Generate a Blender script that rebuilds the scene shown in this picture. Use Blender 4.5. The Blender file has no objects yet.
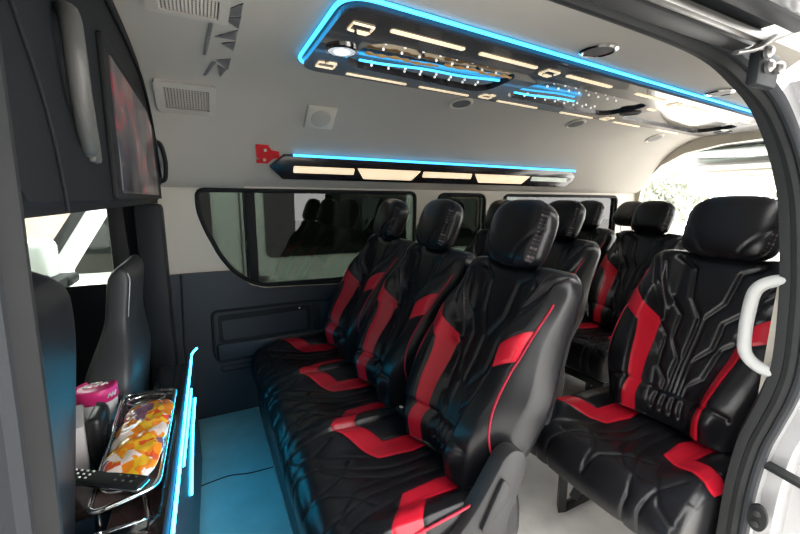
import bpy, bmesh, math, random
import numpy as np
from mathutils import Vector, Matrix
random.seed(4); np.random.seed(4)
PI = math.pi
SC = bpy.context.scene
COL = SC.collection

# ------------------------------------------------------------------ materials
def mat(name, base, rough=.5, metal=0., noise=0., nscale=20., bump=0., bscale=200., spec=.5, coat=0., emit=None, estr=0., alpha=1.):
    m = bpy.data.materials.new(name); m.use_nodes = True
    nt = m.node_tree; b = nt.nodes['Principled BSDF']
    c = (*base, 1)
    b.inputs['Base Color'].default_value = c
    b.inputs['Roughness'].default_value = rough
    b.inputs['Metallic'].default_value = metal
    b.inputs['Specular IOR Level'].default_value = spec
    b.inputs['Coat Weight'].default_value = coat
    tc = nt.nodes.new('ShaderNodeTexCoord')
    if noise:
        n = nt.nodes.new('ShaderNodeTexNoise'); n.inputs['Scale'].default_value = nscale; n.inputs['Detail'].default_value = 6
        nt.links.new(tc.outputs['Object'], n.inputs['Vector'])
        mx = nt.nodes.new('ShaderNodeMix'); mx.data_type = 'RGBA'
        mx.inputs[6].default_value = tuple(max(0, x*(1-noise)) for x in base)+(1,)
        mx.inputs[7].default_value = tuple(min(1, x*(1+noise)) for x in base)+(1,)
        nt.links.new(n.outputs['Fac'], mx.inputs[0]); nt.links.new(mx.outputs[2], b.inputs['Base Color'])
    if bump:
        n2 = nt.nodes.new('ShaderNodeTexNoise'); n2.inputs['Scale'].default_value = bscale; n2.inputs['Detail'].default_value = 3
        nt.links.new(tc.outputs['Object'], n2.inputs['Vector'])
        bp = nt.nodes.new('ShaderNodeBump'); bp.inputs['Strength'].default_value = bump; bp.inputs['Distance'].default_value = .002
        nt.links.new(n2.outputs['Fac'], bp.inputs['Height']); nt.links.new(bp.outputs['Normal'], b.inputs['Normal'])
    if emit:
        b.inputs['Emission Color'].default_value = (*emit, 1); b.inputs['Emission Strength'].default_value = estr
    return m

def glass(name, tint, refl=.06, rough=.0):
    m = bpy.data.materials.new(name); m.use_nodes = True
    nt = m.node_tree; nt.nodes.clear()
    o = nt.nodes.new('ShaderNodeOutputMaterial'); t = nt.nodes.new('ShaderNodeBsdfTransparent'); t.inputs[0].default_value = (*tint, 1)
    g = nt.nodes.new('ShaderNodeBsdfGlossy'); g.inputs['Roughness'].default_value = rough; g.inputs[0].default_value = (1, 1, 1, 1)
    lw = nt.nodes.new('ShaderNodeFresnel'); lw.inputs['IOR'].default_value = 1.45
    mx = nt.nodes.new('ShaderNodeMixShader')
    nt.links.new(lw.outputs[0], mx.inputs[0]); nt.links.new(t.outputs[0], mx.inputs[1]); nt.links.new(g.outputs[0], mx.inputs[2])
    nt.links.new(mx.outputs[0], o.inputs[0])
    return m

def leather_mat():
    """black leather; a per-point distance field says which panels are red hide and where pale thread runs"""
    m = bpy.data.materials.new('black_and_red_leather'); m.use_nodes = True
    nt = m.node_tree; b = nt.nodes['Principled BSDF']; L = nt.links.new
    def band(attr, a0, a1):
        at = nt.nodes.new('ShaderNodeAttribute'); at.attribute_name = attr
        mr = nt.nodes.new('ShaderNodeMapRange'); mr.inputs[1].default_value = a0; mr.inputs[2].default_value = a1
        mr.inputs[3].default_value = 1; mr.inputs[4].default_value = 0
        L(at.outputs['Fac'], mr.inputs[0]); return mr.outputs[0]
    red = band('red', -.001, .001); th = band('thread', .0007, .0018)
    tc = nt.nodes.new('ShaderNodeTexCoord')
    n = nt.nodes.new('ShaderNodeTexNoise'); n.inputs['Scale'].default_value = 9; n.inputs['Detail'].default_value = 5
    L(tc.outputs['Object'], n.inputs['Vector'])
    blk = nt.nodes.new('ShaderNodeMix'); blk.data_type = 'RGBA'
    blk.inputs[6].default_value = (.006, .006, .008, 1); blk.inputs[7].default_value = (.012, .012, .014, 1)
    L(n.outputs['Fac'], blk.inputs[0])
    m1 = nt.nodes.new('ShaderNodeMix'); m1.data_type = 'RGBA'
    L(red, m1.inputs[0]); L(blk.outputs[2], m1.inputs[6]); m1.inputs[7].default_value = (.60, .014, .034, 1)
    m2 = nt.nodes.new('ShaderNodeMix'); m2.data_type = 'RGBA'
    L(th, m2.inputs[0]); L(m1.outputs[2], m2.inputs[6]); m2.inputs[7].default_value = (.16, .12, .13, 1)
    L(m2.outputs[2], b.inputs['Base Color'])
    b.inputs['Roughness'].default_value = .28; b.inputs['Specular IOR Level'].default_value = .36
    v = nt.nodes.new('ShaderNodeTexVoronoi'); v.inputs['Scale'].default_value = 260
    L(tc.outputs['Object'], v.inputs['Vector'])
    n3 = nt.nodes.new('ShaderNodeTexNoise'); n3.inputs['Scale'].default_value = 14; n3.inputs['Detail'].default_value = 2; L(tc.outputs['Object'], n3.inputs['Vector'])
    b1 = nt.nodes.new('ShaderNodeBump'); b1.inputs['Strength'].default_value = .10; b1.inputs['Distance'].default_value = .001
    L(v.outputs['Distance'], b1.inputs['Height'])
    b2 = nt.nodes.new('ShaderNodeBump'); b2.inputs['Strength'].default_value = .06; b2.inputs['Distance'].default_value = .012
    L(n3.outputs['Fac'], b2.inputs['Height']); L(b1.outputs['Normal'], b2.inputs['Normal']); L(b2.outputs['Normal'], b.inputs['Normal'])
    return m

LEATHER = leather_mat()
BLACK_L = mat('plain_black_leather', (.013, .013, .015), .36, noise=.3, nscale=8, bump=.15, bscale=180)
GREY_L = mat('charcoal_grey_leather', (.035, .037, .04), .45, noise=.2, nscale=8, bump=.15, bscale=180)
RED_P = mat('red_piping', (.45, .01, .04), .45, noise=.15, nscale=90)
WHITE_P = mat('pale_piping', (.5, .5, .5), .5, noise=.15, nscale=90)
CREAM = mat('cream_headliner', (.43, .40, .355), .8, noise=.06, nscale=3, bump=.12, bscale=300)
CREAM_P = mat('cream_plastic', (.60, .56, .48), .6, noise=.05, nscale=6, bump=.06, bscale=240)
DARK_P = mat('dark_blue_grey_plastic', (.030, .036, .046), .5, noise=.12, nscale=5, bump=.15, bscale=350)
DARKER_P = mat('dark_recess_plastic', (.022, .024, .028), .55, spec=.2, noise=.15, nscale=7, bump=.12, bscale=350)
GREY_P = mat('mid_grey_plastic', (.026, .027, .028), .5, noise=.1, nscale=9, bump=.1, bscale=300, spec=.3)
BRACKET_P = mat('hinge_cover_plastic', (.020, .020, .022), .5, noise=.1, nscale=9, bump=.15, bscale=400)
RUBBER = mat('black_rubber', (.016, .017, .018), .6, noise=.2, nscale=20, spec=.15)
SILVER = mat('silver_car_paint', (.42, .42, .43), .28, metal=.35, noise=.05, nscale=4, coat=.5)
STEEL = mat('worn_steel', (.30, .29, .28), .35, metal=.8, noise=.2, nscale=30)
DARK_STEEL = mat('black_painted_steel', (.02, .02, .022), .4, metal=.3, noise=.25, nscale=25)
CHROME = mat('chrome', (.8, .8, .8), .12, metal=1., noise=.05, nscale=10)
FLOOR_M = mat('pale_vinyl_floor', (.80, .78, .74), .5, noise=.2, nscale=12, bump=.2, bscale=90)
GLOSS_B = mat('glossy_dark_panel', (.022, .019, .022), .22, noise=.2, nscale=10, coat=.3)
MIRROR = mat('smoked_mirror', (.30, .30, .31), .06, metal=1., noise=.06, nscale=5)
GOLD = mat('gold_trim', (.75, .48, .20), .3, metal=.8, noise=.15, nscale=30, emit=(1, .6, .25), estr=.25)
WARM = mat('warm_light_diffuser', (.9, .85, .7), .5, noise=.02, emit=(1., .76, .46), estr=1.25)
WARM_DIM = mat('dim_light_diffuser', (.75, .8, .7), .5, noise=.02, emit=(.8, .9, .75), estr=.5)
BLUE = mat('blue_led', (.1, .5, .8), .5, noise=.02, emit=(.05, .47, 1.), estr=4.6)
CYAN = mat('cyan_led', (.2, .7, .8), .5, noise=.02, emit=(.02, .5, .85), estr=48.)
SPOT = mat('white_lamp', (.9, .9, .9), .4, noise=.02, emit=(1, 1, 1), estr=2.6)
STAR = mat('white_star_led', (.9, .9, .9), .4, noise=.02, emit=(1, .97, .9), estr=1.6)
LENS = mat('frosted_lamp_lens', (.75, .77, .8), .3, noise=.03, emit=(.8, .9, 1), estr=.45)
TINT = glass('tinted_window_glass', (.19, .22, .20))
CLEAR = glass('clear_window_glass', (.86, .92, .90))
BACKGLASS = glass('green_tailgate_glass', (.30, .40, .37))
WOODTOP = mat('dark_glossy_console_top', (.045, .024, .022), .18, noise=.45, nscale=7, coat=.4)
CONSOLE_F = mat('dark_blue_console_side', (.03, .055, .085), .4, noise=.15, nscale=9)
PINK = mat('pink_plastic_lid', (.72, .03, .20), .35, noise=.08, nscale=20)
WHITE = mat('white_plastic', (.78, .77, .76), .45, noise=.05, nscale=15)
PAPERGREY = mat('grey_carton', (.42, .40, .40), .6, noise=.12, nscale=15)
RED = mat('red_sticker', (.62, .015, .02), .4, noise=.2, nscale=60)
HANDLE_W = mat('pale_grey_handle', (.45, .46, .455), .45, noise=.05, nscale=20)
HANDLE_G = mat('grey_handle_plastic', (.07, .07, .067), .45, noise=.1, nscale=20)
CAB = mat('dark_cabinet_covering', (.010, .011, .013), 0.6, spec=.15, noise=.2, nscale=6, bump=.15, bscale=260)
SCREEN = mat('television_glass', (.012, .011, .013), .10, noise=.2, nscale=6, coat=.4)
VENT_G = mat('vent_grey', (.46, .43, .385), .55, noise=.1, nscale=20)
VENT_D = mat('vent_dark', (.11, .105, .10), .6, noise=.15, nscale=60)
DECAL = mat('brushed_metal_decal', (.22, .22, .225), .35, metal=.6, noise=.3, nscale=40)
CARPET = mat('grey_speckled_carpet', (.13, .13, .14), .95, noise=.7, nscale=260, bump=.6, bscale=400)
CARWHITE = mat('white_car_paint', (.82, .82, .80), .25, noise=.03, nscale=3, coat=.6)
CARGLASS = mat('dark_car_glass', (.012, .014, .013), .06, noise=.2, nscale=3)
BRICK = mat('weathered_brown_wall', (.36, .27, .21), .9, noise=.35, nscale=3, bump=.5, bscale=20)
CONCRETE = mat('pale_concrete', (.74, .73, .70), .9, noise=.15, nscale=2, bump=.3, bscale=40)
LEAF = mat('dusty_green_leaves', (.30, .32, .26), .8, noise=.4, nscale=2)
BARK = mat('grey_bark', (.20, .16, .12), .9, noise=.4, nscale=9)
TIRE = mat('tire_rubber', (.02, .02, .02), .8, noise=.2, nscale=20)

def screen_shader_():
    nt = SCREEN.node_tree; b = nt.nodes['Principled BSDF']
    return b
def candy_mat():
    m = bpy.data.materials.new('orange_printed_wrapper'); m.use_nodes = True
    nt = m.node_tree; b = nt.nodes['Principled BSDF']; L = nt.links.new
    tc = nt.nodes.new('ShaderNodeTexCoord'); v = nt.nodes.new('ShaderNodeTexVoronoi'); v.inputs['Scale'].default_value = 26
    n = nt.nodes.new('ShaderNodeTexNoise'); n.inputs['Scale'].default_value = 12; n.inputs['Detail'].default_value = 4
    L(tc.outputs['Object'], n.inputs['Vector']); L(tc.outputs['Object'], v.inputs['Vector'])
    sp = nt.nodes.new('ShaderNodeSeparateColor'); L(v.outputs['Color'], sp.inputs[0])
    ad = nt.nodes.new('ShaderNodeMath'); ad.operation = 'MULTIPLY_ADD'; L(sp.outputs[0], ad.inputs[0]); ad.inputs[1].default_value = .55
    L(n.outputs['Fac'], ad.inputs[2])
    cr = nt.nodes.new('ShaderNodeValToRGB'); e = cr.color_ramp; e.interpolation = 'CONSTANT'
    e.elements[0].position = 0; e.elements[0].color = (.85, .72, .66, 1)
    e.elements[1].position = .62; e.elements[1].color = (.85, .26, .02, 1)
    for p, c in ((.78, (.85, .50, .03, 1)), (.88, (.78, .10, .03, 1)), (.98, (.9, .85, .8, 1)), (1., (.25, .12, .2, 1))):
        x = e.elements.new(min(p, 1)); x.color = c
    sc = nt.nodes.new('ShaderNodeMath'); sc.operation = 'MULTIPLY'; L(ad.outputs[0], sc.inputs[0]); sc.inputs[1].default_value = 1.05
    L(sc.outputs[0], cr.inputs[0]); L(cr.outputs[0], b.inputs['Base Color']); b.inputs['Roughness'].default_value = .22
    b.inputs['Coat Weight'].default_value = .5
    return m
CANDY = candy_mat()
def tv_reflection():  # emissive noise stands in for the blurred reflection on the dark screen
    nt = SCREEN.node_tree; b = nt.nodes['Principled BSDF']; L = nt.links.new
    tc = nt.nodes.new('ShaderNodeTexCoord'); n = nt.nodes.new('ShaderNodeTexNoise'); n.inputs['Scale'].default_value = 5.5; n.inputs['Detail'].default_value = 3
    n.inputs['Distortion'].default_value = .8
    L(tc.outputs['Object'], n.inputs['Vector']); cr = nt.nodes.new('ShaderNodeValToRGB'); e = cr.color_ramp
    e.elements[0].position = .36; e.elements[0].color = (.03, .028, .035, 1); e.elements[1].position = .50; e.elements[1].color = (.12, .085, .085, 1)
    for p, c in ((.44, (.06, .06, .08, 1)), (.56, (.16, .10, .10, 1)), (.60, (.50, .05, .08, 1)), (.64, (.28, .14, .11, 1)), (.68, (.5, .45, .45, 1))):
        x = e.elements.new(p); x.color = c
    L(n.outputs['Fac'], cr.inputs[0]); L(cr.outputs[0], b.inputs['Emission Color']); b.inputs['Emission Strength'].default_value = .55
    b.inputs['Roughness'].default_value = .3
tv_reflection()

# ------------------------------------------------------------------ object helpers
def link(o, parent=None):
    COL.objects.link(o)
    if parent: o.parent = parent
    return o
def mesh_obj(name, verts, faces, m, parent=None, smooth=True, attrs=None):
    me = bpy.data.meshes.new(name); me.from_pydata([tuple(v) for v in verts], [], [tuple(f) for f in faces]); me.update()
    ms = m if isinstance(m, (list, tuple)) else [m]
    for x in ms: me.materials.append(x)
    if smooth: me.polygons.foreach_set('use_smooth', [True]*len(me.polygons))
    for k, a in (attrs or {}).items():
        at = me.attributes.new(k, 'FLOAT', 'POINT'); at.data.foreach_set('value', np.asarray(a, np.float32))
    return link(bpy.data.objects.new(name, me), parent)
def bm_obj(name, bm, m, parent=None, smooth=False, angle=None):
    bmesh.ops.recalc_face_normals(bm, faces=bm.faces[:])
    me = bpy.data.meshes.new(name); bm.to_mesh(me); bm.free()
    for x in (m if isinstance(m, (list, tuple)) else [m]): me.materials.append(x)
    if smooth:
        me.polygons.foreach_set('use_smooth', [True]*len(me.polygons))
        me.set_sharp_from_angle(angle=math.radians(angle or 40))
    return link(bpy.data.objects.new(name, me), parent)
def empty(name, loc=(0, 0, 0), label=None, cat=None, group=None, rotz=0):
    o = bpy.data.objects.new(name, None); o.empty_display_size = .05; COL.objects.link(o)
    o.location = loc; o.rotation_euler = (0, 0, rotz); tag(o, label, cat, group); return o
def tag(o, label=None, cat=None, group=None, kind=None):
    if label: o['label'] = label
    if cat: o['category'] = cat
    if group: o['group'] = group
    if kind: o['kind'] = kind
    return o
def struct(o): o['kind'] = 'structure'; return o

def add_box(bm, c, s, bev=.004, M=None, seg=2):
    r = bmesh.ops.create_cube(bm, size=1.0)
    vs = r['verts']; bmesh.ops.scale(bm, vec=s, verts=vs)
    if bev:
        es = list({e for v in vs for e in v.link_edges})
        rr = bmesh.ops.bevel(bm, geom=es, offset=min(bev, min(s)*.45), segments=seg, profile=.5, affect='EDGES')
        vs = list({v for f in rr['faces'] for v in f.verts} | {v for v in vs if v.is_valid})
        # whole island
        seen = set(vs); st = list(vs)
        while st:
            v = st.pop()
            for e in v.link_edges:
                w = e.other_vert(v)
                if w not in seen: seen.add(w); st.append(w)
        vs = list(seen)
    T = Matrix.Translation(c) @ (M.to_4x4() if M else Matrix())
    bmesh.ops.transform(bm, matrix=T, verts=vs)
def box(name, c, s, m, parent=None, bev=.004, M=None, seg=2):
    bm = bmesh.new(); add_box(bm, c, s, bev, M, seg); return bm_obj(name, bm, m, parent, True)
def tube_geo(pts, r, n=10, closed=False, flat=None):
    P = [Vector(p) for p in pts]; N = len(P); vs = []; fs = []
    up = None
    for i in range(N):
        a = P[(i-1) % N] if (closed or i > 0) else P[i]; b = P[(i+1) % N] if (closed or i < N-1) else P[i]
        t = (b-a).normalized()
        if up is None:
            up = Vector((0, 0, 1)) if abs(t.z) < .9 else Vector((1, 0, 0))
        up = (up - t*up.dot(t)).normalized(); s = t.cross(up)
        rr = r[i] if isinstance(r, (list, tuple)) else r
        for k in range(n):
            an = 2*PI*k/n; ru = rr*(flat or 1)
            vs.append(P[i] + s*math.cos(an)*rr + up*math.sin(an)*ru)
    M = N if closed else N-1
    for i in range(M):
        for k in range(n):
            a = i*n+k; b = i*n+(k+1) % n; c = ((i+1) % N)*n+(k+1) % n; d = ((i+1) % N)*n+k
            fs.append((a, b, c, d))
    if not closed:
        fs.append(tuple(range(n-1, -1, -1))); fs.append(tuple((N-1)*n+k for k in range(n)))
    return vs, fs
def tube(name, pts, r, m, parent=None, n=10, closed=False, flat=None):
    vs, fs = tube_geo(pts, r, n, closed, flat); o = mesh_obj(name, vs, fs, m, parent)
    o.data.set_sharp_from_angle(angle=math.radians(60)); return o
def smooth_path(pts, k=6, closed=False):
    P = [Vector(p) for p in pts]; out = []; N = len(P)
    rng = range(N) if closed else range(N-1)
    for i in rng:
        p0 = P[(i-1) % N] if (closed or i > 0) else P[i]; p1 = P[i]; p2 = P[(i+1) % N]; p3 = P[(i+2) % N] if (closed or i < N-2) else p2
        for j in range(k):
            t = j/k
            out.append(.5*((2*p1)+(-p0+p2)*t+(2*p0-5*p1+4*p2-p3)*t*t+(-p0+3*p1-3*p2+p3)*t**3))
    if not closed: out.append(P[-1])
    return out
def prism(name, pts, vec, m, parent=None, bev=0., smooth=False):
    """flat outline pushed along vec"""
    bm = bmesh.new(); vs = [bm.verts.new(p) for p in pts]; f = bm.faces.new(vs)
    r = bmesh.ops.extrude_face_region(bm, geom=[f]); bmesh.ops.translate(bm, vec=vec, verts=[v for v in r['geom'] if isinstance(v, bmesh.types.BMVert)])
    if bev:
        bmesh.ops.bevel(bm, geom=bm.edges[:], offset=bev, segments=2, affect='EDGES', profile=.5)
    return bm_obj(name, bm, m, parent, smooth or bev > 0)
def lathe(name, prof, c, m, parent=None, n=40, axis=None):
    vs, fs = [], []
    for i, (r, z) in enumerate(prof):
        for k in range(n): a = 2*PI*k/n; vs.append(Vector((r*math.cos(a), r*math.sin(a), z)))
    for i in range(len(prof)-1):
        for k in range(n):
            fs.append((i*n+k, i*n+(k+1) % n, (i+1)*n+(k+1) % n, (i+1)*n+k))
    fs.append(tuple(range(n-1, -1, -1))); fs.append(tuple((len(prof)-1)*n+k for k in range(n)))
    q = Vector((0, 0, 1)).rotation_difference(Vector(axis)) if axis else None
    vs = [(q @ v if q else v)+Vector(c) for v in vs]
    o = mesh_obj(name, vs, fs, m, parent); o.data.set_sharp_from_angle(angle=math.radians(35)); return o
def sheet_with_holes(name, outer, holes, m, parent=None, thick=.03, vec=(0, 1, 0)):
    bm = bmesh.new(); es = []
    for lp in [outer]+holes:
        vs = [bm.verts.new(p) for p in lp]
        for i in range(len(vs)): es.append(bm.edges.new((vs[i], vs[(i+1) % len(vs)])))
    bmesh.ops.triangle_fill(bm, edges=es, use_beauty=True)
    r = bmesh.ops.extrude_face_region(bm, geom=bm.faces[:])
    bmesh.ops.translate(bm, vec=Vector(vec)*thick, verts=[v for v in r['geom'] if isinstance(v, bmesh.types.BMVert)])
    return bm_obj(name, bm, m, parent)
def rounded(pts, r=.03, k=5):
    """round the corners of a closed 2-D outline"""
    out = []; N = len(pts)
    for i in range(N):
        p = Vector(pts[i]); a = Vector(pts[i-1])-p; b = Vector(pts[(i+1) % N])-p
        rr = min(r, a.length*.45, b.length*.45); A = p+a.normalized()*rr; B = p+b.normalized()*rr
        for j in range(k+1):
            t = j/k; out.append((A*(1-t)**2+p*2*t*(1-t)+B*t*t)[:])
    return out

# ------------------------------------------------------------------ seat shapes
def sstep(a, b, x):
    t = np.clip((x-a)/(b-a), 0, 1); return t*t*(3-2*t)
def d_line(u, v, pl):
    d = np.full(u.shape, 9.)
    for (a, b), (c, e) in zip(pl, pl[1:]):
        dx, dy = c-a, e-b; t = np.clip(((u-a)*dx+(v-b)*dy)/(dx*dx+dy*dy+1e-12), 0, 1)
        d = np.minimum(d, np.hypot(u-a-t*dx, v-b-t*dy))
    return d
def sdf(u, v, poly):
    d = d_line(u, v, poly+[poly[0]]); ins = np.zeros(u.shape, bool); n = len(poly)
    for i in range(n):
        x0, y0 = poly[i]; x1, y1 = poly[(i+1) % n]
        c = ((y0 > v) != (y1 > v)); xi = (x1-x0)*(v-y0)/(y1-y0+1e-12)+x0
        ins ^= c & (u < xi)
    return np.where(ins, -d, d)
def ring_mesh(name, rings, m, parent, A=None, caps=True):
    n = len(rings[0]); R = len(rings); vs = np.concatenate(rings)
    fs = []
    for i in range(R-1):
        for k in range(n):
            fs.append((i*n+k, i*n+(k+1) % n, (i+1)*n+(k+1) % n, (i+1)*n+k))
    vs = [tuple(p) for p in vs]; at = {k: list(np.concatenate(a)) for k, a in (A or {}).items()}
    if caps:
        for i, rev in ((0, True), (R-1, False)):
            c = len(vs); vs.append(tuple(np.mean(rings[i], 0)))
            for k in at: at[k].append(.5)
            for k in range(n):
                a, b = i*n+k, i*n+(k+1) % n
                fs.append((c, b, a) if rev else (c, a, b))
    o = mesh_obj(name, vs, fs, m, parent, True, at)
    bm = bmesh.new(); bm.from_mesh(o.data); bmesh.ops.recalc_face_normals(bm, faces=bm.faces[:]); bm.to_mesh(o.data); bm.free()
    return o

TH = math.radians(21)
BUP = np.array([math.sin(TH), 0, math.cos(TH)]); BN = np.array([-math.cos(TH), 0, math.sin(TH)]); BY = np.array([0, 1., 0])
BP0 = np.array([-.05, 0, .87])

G_LINES = [
    [(.115, .03), (.064, -.004), (.050, -.11), (.007, -.178), (.007, -.455)],
    [(.150, .0), (.118, -.115), (.062, -.180), (.060, -.270), (.019, -.335), (.019, -.455)],
    [(.118, -.225), (.080, -.265), (.068, -.375), (.031, -.420), (.031, -.455)],
    [(.205, .035), (.172, -.03), (.140, -.09), (.118, -.16), (.108, -.212)],
    [(.21, .045), (.182, -.03), (.150, -.095), (.126, -.165)],
    [(0, -.455), (.06, -.458), (.12, -.45), (.17, -.46)],
    [(.012, -.472), (.014, -.52)], [(.038, -.472), (.042, -.52)],
]
RED_BACK = [(.2135, -.112), (.116, -.210), (.087, -.46), (.084, -.56), (.116, -.56), (.112, -.46), (.154, -.240), (.2135, -.199), (.2135, -.115)]

def make_backrest(parent, ws, rows=150, cols=150):
    """front grid carries bolsters, quilting grooves and red panels; u across, v up the lean"""
    vt = .068; vs_ = np.concatenate([np.linspace(-.56, .02, rows-24), vt-(vt-.02)*(1-np.sin(np.linspace(0, PI/2, 25)[1:]))])
    tau = np.linspace(-1, 1, cols); e = np.sin(tau*PI/2)*.35+tau*.65; e = np.clip(e, -1, 1)
    nb = 28; eb = np.sin(np.linspace(1, -1, nb+2)[1:-1]*PI/2)
    rings = []; RA, TA = [], []; pipeL, pipeR = [], []
    for v in vs_:
        w = .235+.022*math.exp(-((v+.28)/.10)**2)-.03*sstep(-.38, -.56, np.array(v))
        w = float(w)*ws
        q = np.clip((v-.0)/(vt-.0), 0, 1); w *= 1-.16*q**2.4
        q2 = np.clip((v-(vt-.06))/.06, 0, 1); t = .062*math.sqrt(max(1-q2**2, .002))
        dc = -.062
        def shp(ee): return np.power(np.clip(1-np.abs(ee)**4.2, 0, 1), 1/2.6)
        u = e*w; vv = np.full(u.shape, v); U = np.abs(u)/ws
        r = np.abs(e)
        Bv = .35+.65*sstep(.0, -.16, np.array(v))-.25*sstep(-.42, -.55, np.array(v))
        lo_ = .7*float(sstep(-.20, -.45, np.array(v))); rel = .080*sstep(.40-.20*lo_, .66-.10*lo_, r)*(1-.45*sstep(.84, 1., r))*Bv
        rel = rel+.032*math.exp(-((v+.41)/.14)**2)*(1-.6*sstep(.8, 1., r))
        rel = rel+.022*np.exp(-((v+.505)/.045)**2)*(1-sstep(.62, .8, r))
        g = np.zeros(u.shape); pm = np.full(u.shape, 9.)
        for L in G_LINES:
            d = d_line(U, vv, L); pm = np.minimum(pm, d); g = np.maximum(g, np.exp(-(d/.0038)**2))
        rs = sdf(U, vv, RED_BACK)
        rel = rel-.0045*g+.0065*(1-np.exp(-(pm/.0095)**2))*(1-sstep(.7, .95, r))-.0035*np.exp(-(rs/.004)**2)
        rel = rel*min(1, t/.04)
        df = dc+t*shp(e)+rel*np.clip(shp(e)*3, 0, 1)
        db = dc-t*shp(eb)*(1-.1*np.abs(eb))
        P = BP0+np.concatenate([np.outer(u, BY)+v*BUP+np.outer(df, BN), np.outer(eb*w, BY)+v*BUP+np.outer(db, BN)])
        rings.append(P); RA.append(np.concatenate([rs, np.full(nb, .5)]))
        thr = np.minimum(np.abs(d_line(U, vv, [(.182, .045), (.158, -.03), (.13, -.095), (.112, -.16)])), np.abs(d_line(U, vv, [(.216, .05), (.190, -.03), (.157, -.095)])))
        TA.append(np.concatenate([thr, np.full(nb, .5)]))
        if -.52 < v < -.03:
            uu_ = min(.2165*ws, w*.985); dd_ = float(np.interp(uu_, u, df))+.001
            for sg, pl_ in ((-1, pipeL), (1, pipeR)): pl_.append(BP0+sg*uu_*BY+v*BUP+dd_*BN)
    o = ring_mesh('backrest', rings, LEATHER, parent, {'red': RA, 'thread': TA})
    for pp in (pipeL, pipeR): tube('piping', [p.tolist() for p in pp[::3]], .0032, RED_P, o, 6)
    return o

C_LINES = [  # (t along the top from the back edge, then down the front), |u|
    [(-.25, .04), (-.40, .035), (-.52, .06), (-.60, .10), (-.68, .125), (-.80, .12)],
    [(-.36, .0), (-.46, .004), (-.55, .03), (-.60, .08), (-.615, .125)],
    [(-.70, .0), (-.62, .012), (-.56, .05), (-.525, .10)],
    [(-.56, .20), (-.62, .17), (-.70, .16), (-.80, .17)],
    [(-.47, .105), (-.56, .135), (-.66, .19), (-.70, .26)],
]
RED_CUSH = [(-.545, .30), (-.535, .235), (-.44, .088), (-.33, .075), (-.15, .105), (-.15, .165), (-.32, .150), (-.40, .150), (-.455, .235), (-.47, .30)]
def make_cushion(parent, ws, hw, rows=110, cols=150, zb=.17):
    """profile loops stacked across the seat"""
    zt = .352; Rf = .075; xf = -.685
    prof = []   # (x,z,nx,nz,t)
    for x in np.linspace(-.17, xf+Rf, 90):
        prof.append((x, zt-.012*float(sstep(-.40, -.17, np.array(x)))+.010*math.exp(-((x+.56)/.07)**2), 0, 1, x))
    z0 = zt+.007
    for a in np.linspace(0, PI/2, 26)[1:]:
        prof.append((xf+Rf-Rf*math.sin(a), z0-Rf+Rf*math.cos(a), -math.sin(a), math.cos(a), xf+Rf-Rf*a))
    t0 = xf+Rf-Rf*PI/2; 
    for z in np.linspace(z0-Rf, zb+.03, 16)[1:]:
        prof.append((xf+.02*((z0-Rf-z)/(z0-Rf-zb))**2, z, -1, 0, t0-(z0-Rf-z)))
    nf = len(prof)
    for x, z in ((xf+.035, zb+.008), (xf+.06, zb), (-.5, zb-.01), (-.35, zb-.01), (-.2, zb), (-.165, zb+.02), (-.155, .25), (-.157, .31), (-.162, zt-.02)):
        prof.append((x, z, 0, 0, 9.))
    pr = np.array(prof); cen = np.array([-.42, .26])
    tau = np.linspace(-1, 1, cols); uu = hw*(np.sin(tau*PI/2)*.18+tau*.82); uu[0], uu[-1] = -hw, hw
    rings, RA, TA = [], [], []
    pl, prr = [], []
    for u in uu:
        U = abs(u)/ws; Ua = np.full(len(pr), U); t = pr[:, 4]
        edge = max(0, (abs(u)-(hw-.022))/.022); ins = .022*(1-math.sqrt(max(0, 1-edge**2)))
        g = np.zeros(len(pr)); pm = np.full(len(pr), 9.)
        for L in C_LINES:
            d = d_line(t, Ua, L); g = np.maximum(g, np.exp(-(d/.0045)**2)); pm = np.minimum(pm, d)
        rs = sdf(t, Ua, RED_CUSH)
        r = abs(u)/hw
        bol = .030*sstep(.50, .84, np.array(r))*(1-.45*sstep(.9, 1., np.array(r)))*sstep(-.66, -.52, t)*(1-.25*sstep(-.3, -.15, t))
        hollow = -.012*(1-sstep(.0, .7, np.array(r)))*np.exp(-((t+.40)/.12)**2)
        dl = r-.97
        rel = (bol+hollow-.0036*g+.004*(1-np.exp(-pm/.025))-.003*np.exp(-(rs/.004)**2))*(t < 5)
        x = pr[:, 0]+pr[:, 2]*rel; z = pr[:, 1]+pr[:, 3]*rel
        if ins > 0:
            vx, vz = cen[0]-x, cen[1]-z; ln = np.hypot(vx, vz); x = x+vx/ln*ins; z = z+vz/ln*ins
        rings.append(np.stack([x, np.full(len(x), u), z], 1)); RA.append(np.where(t < 5, rs, .5)); TA.append(np.full(len(x), .5))
    o = ring_mesh('seat_cushion', rings, LEATHER, parent, {'red': RA, 'thread': TA})
    return o, rings

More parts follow.
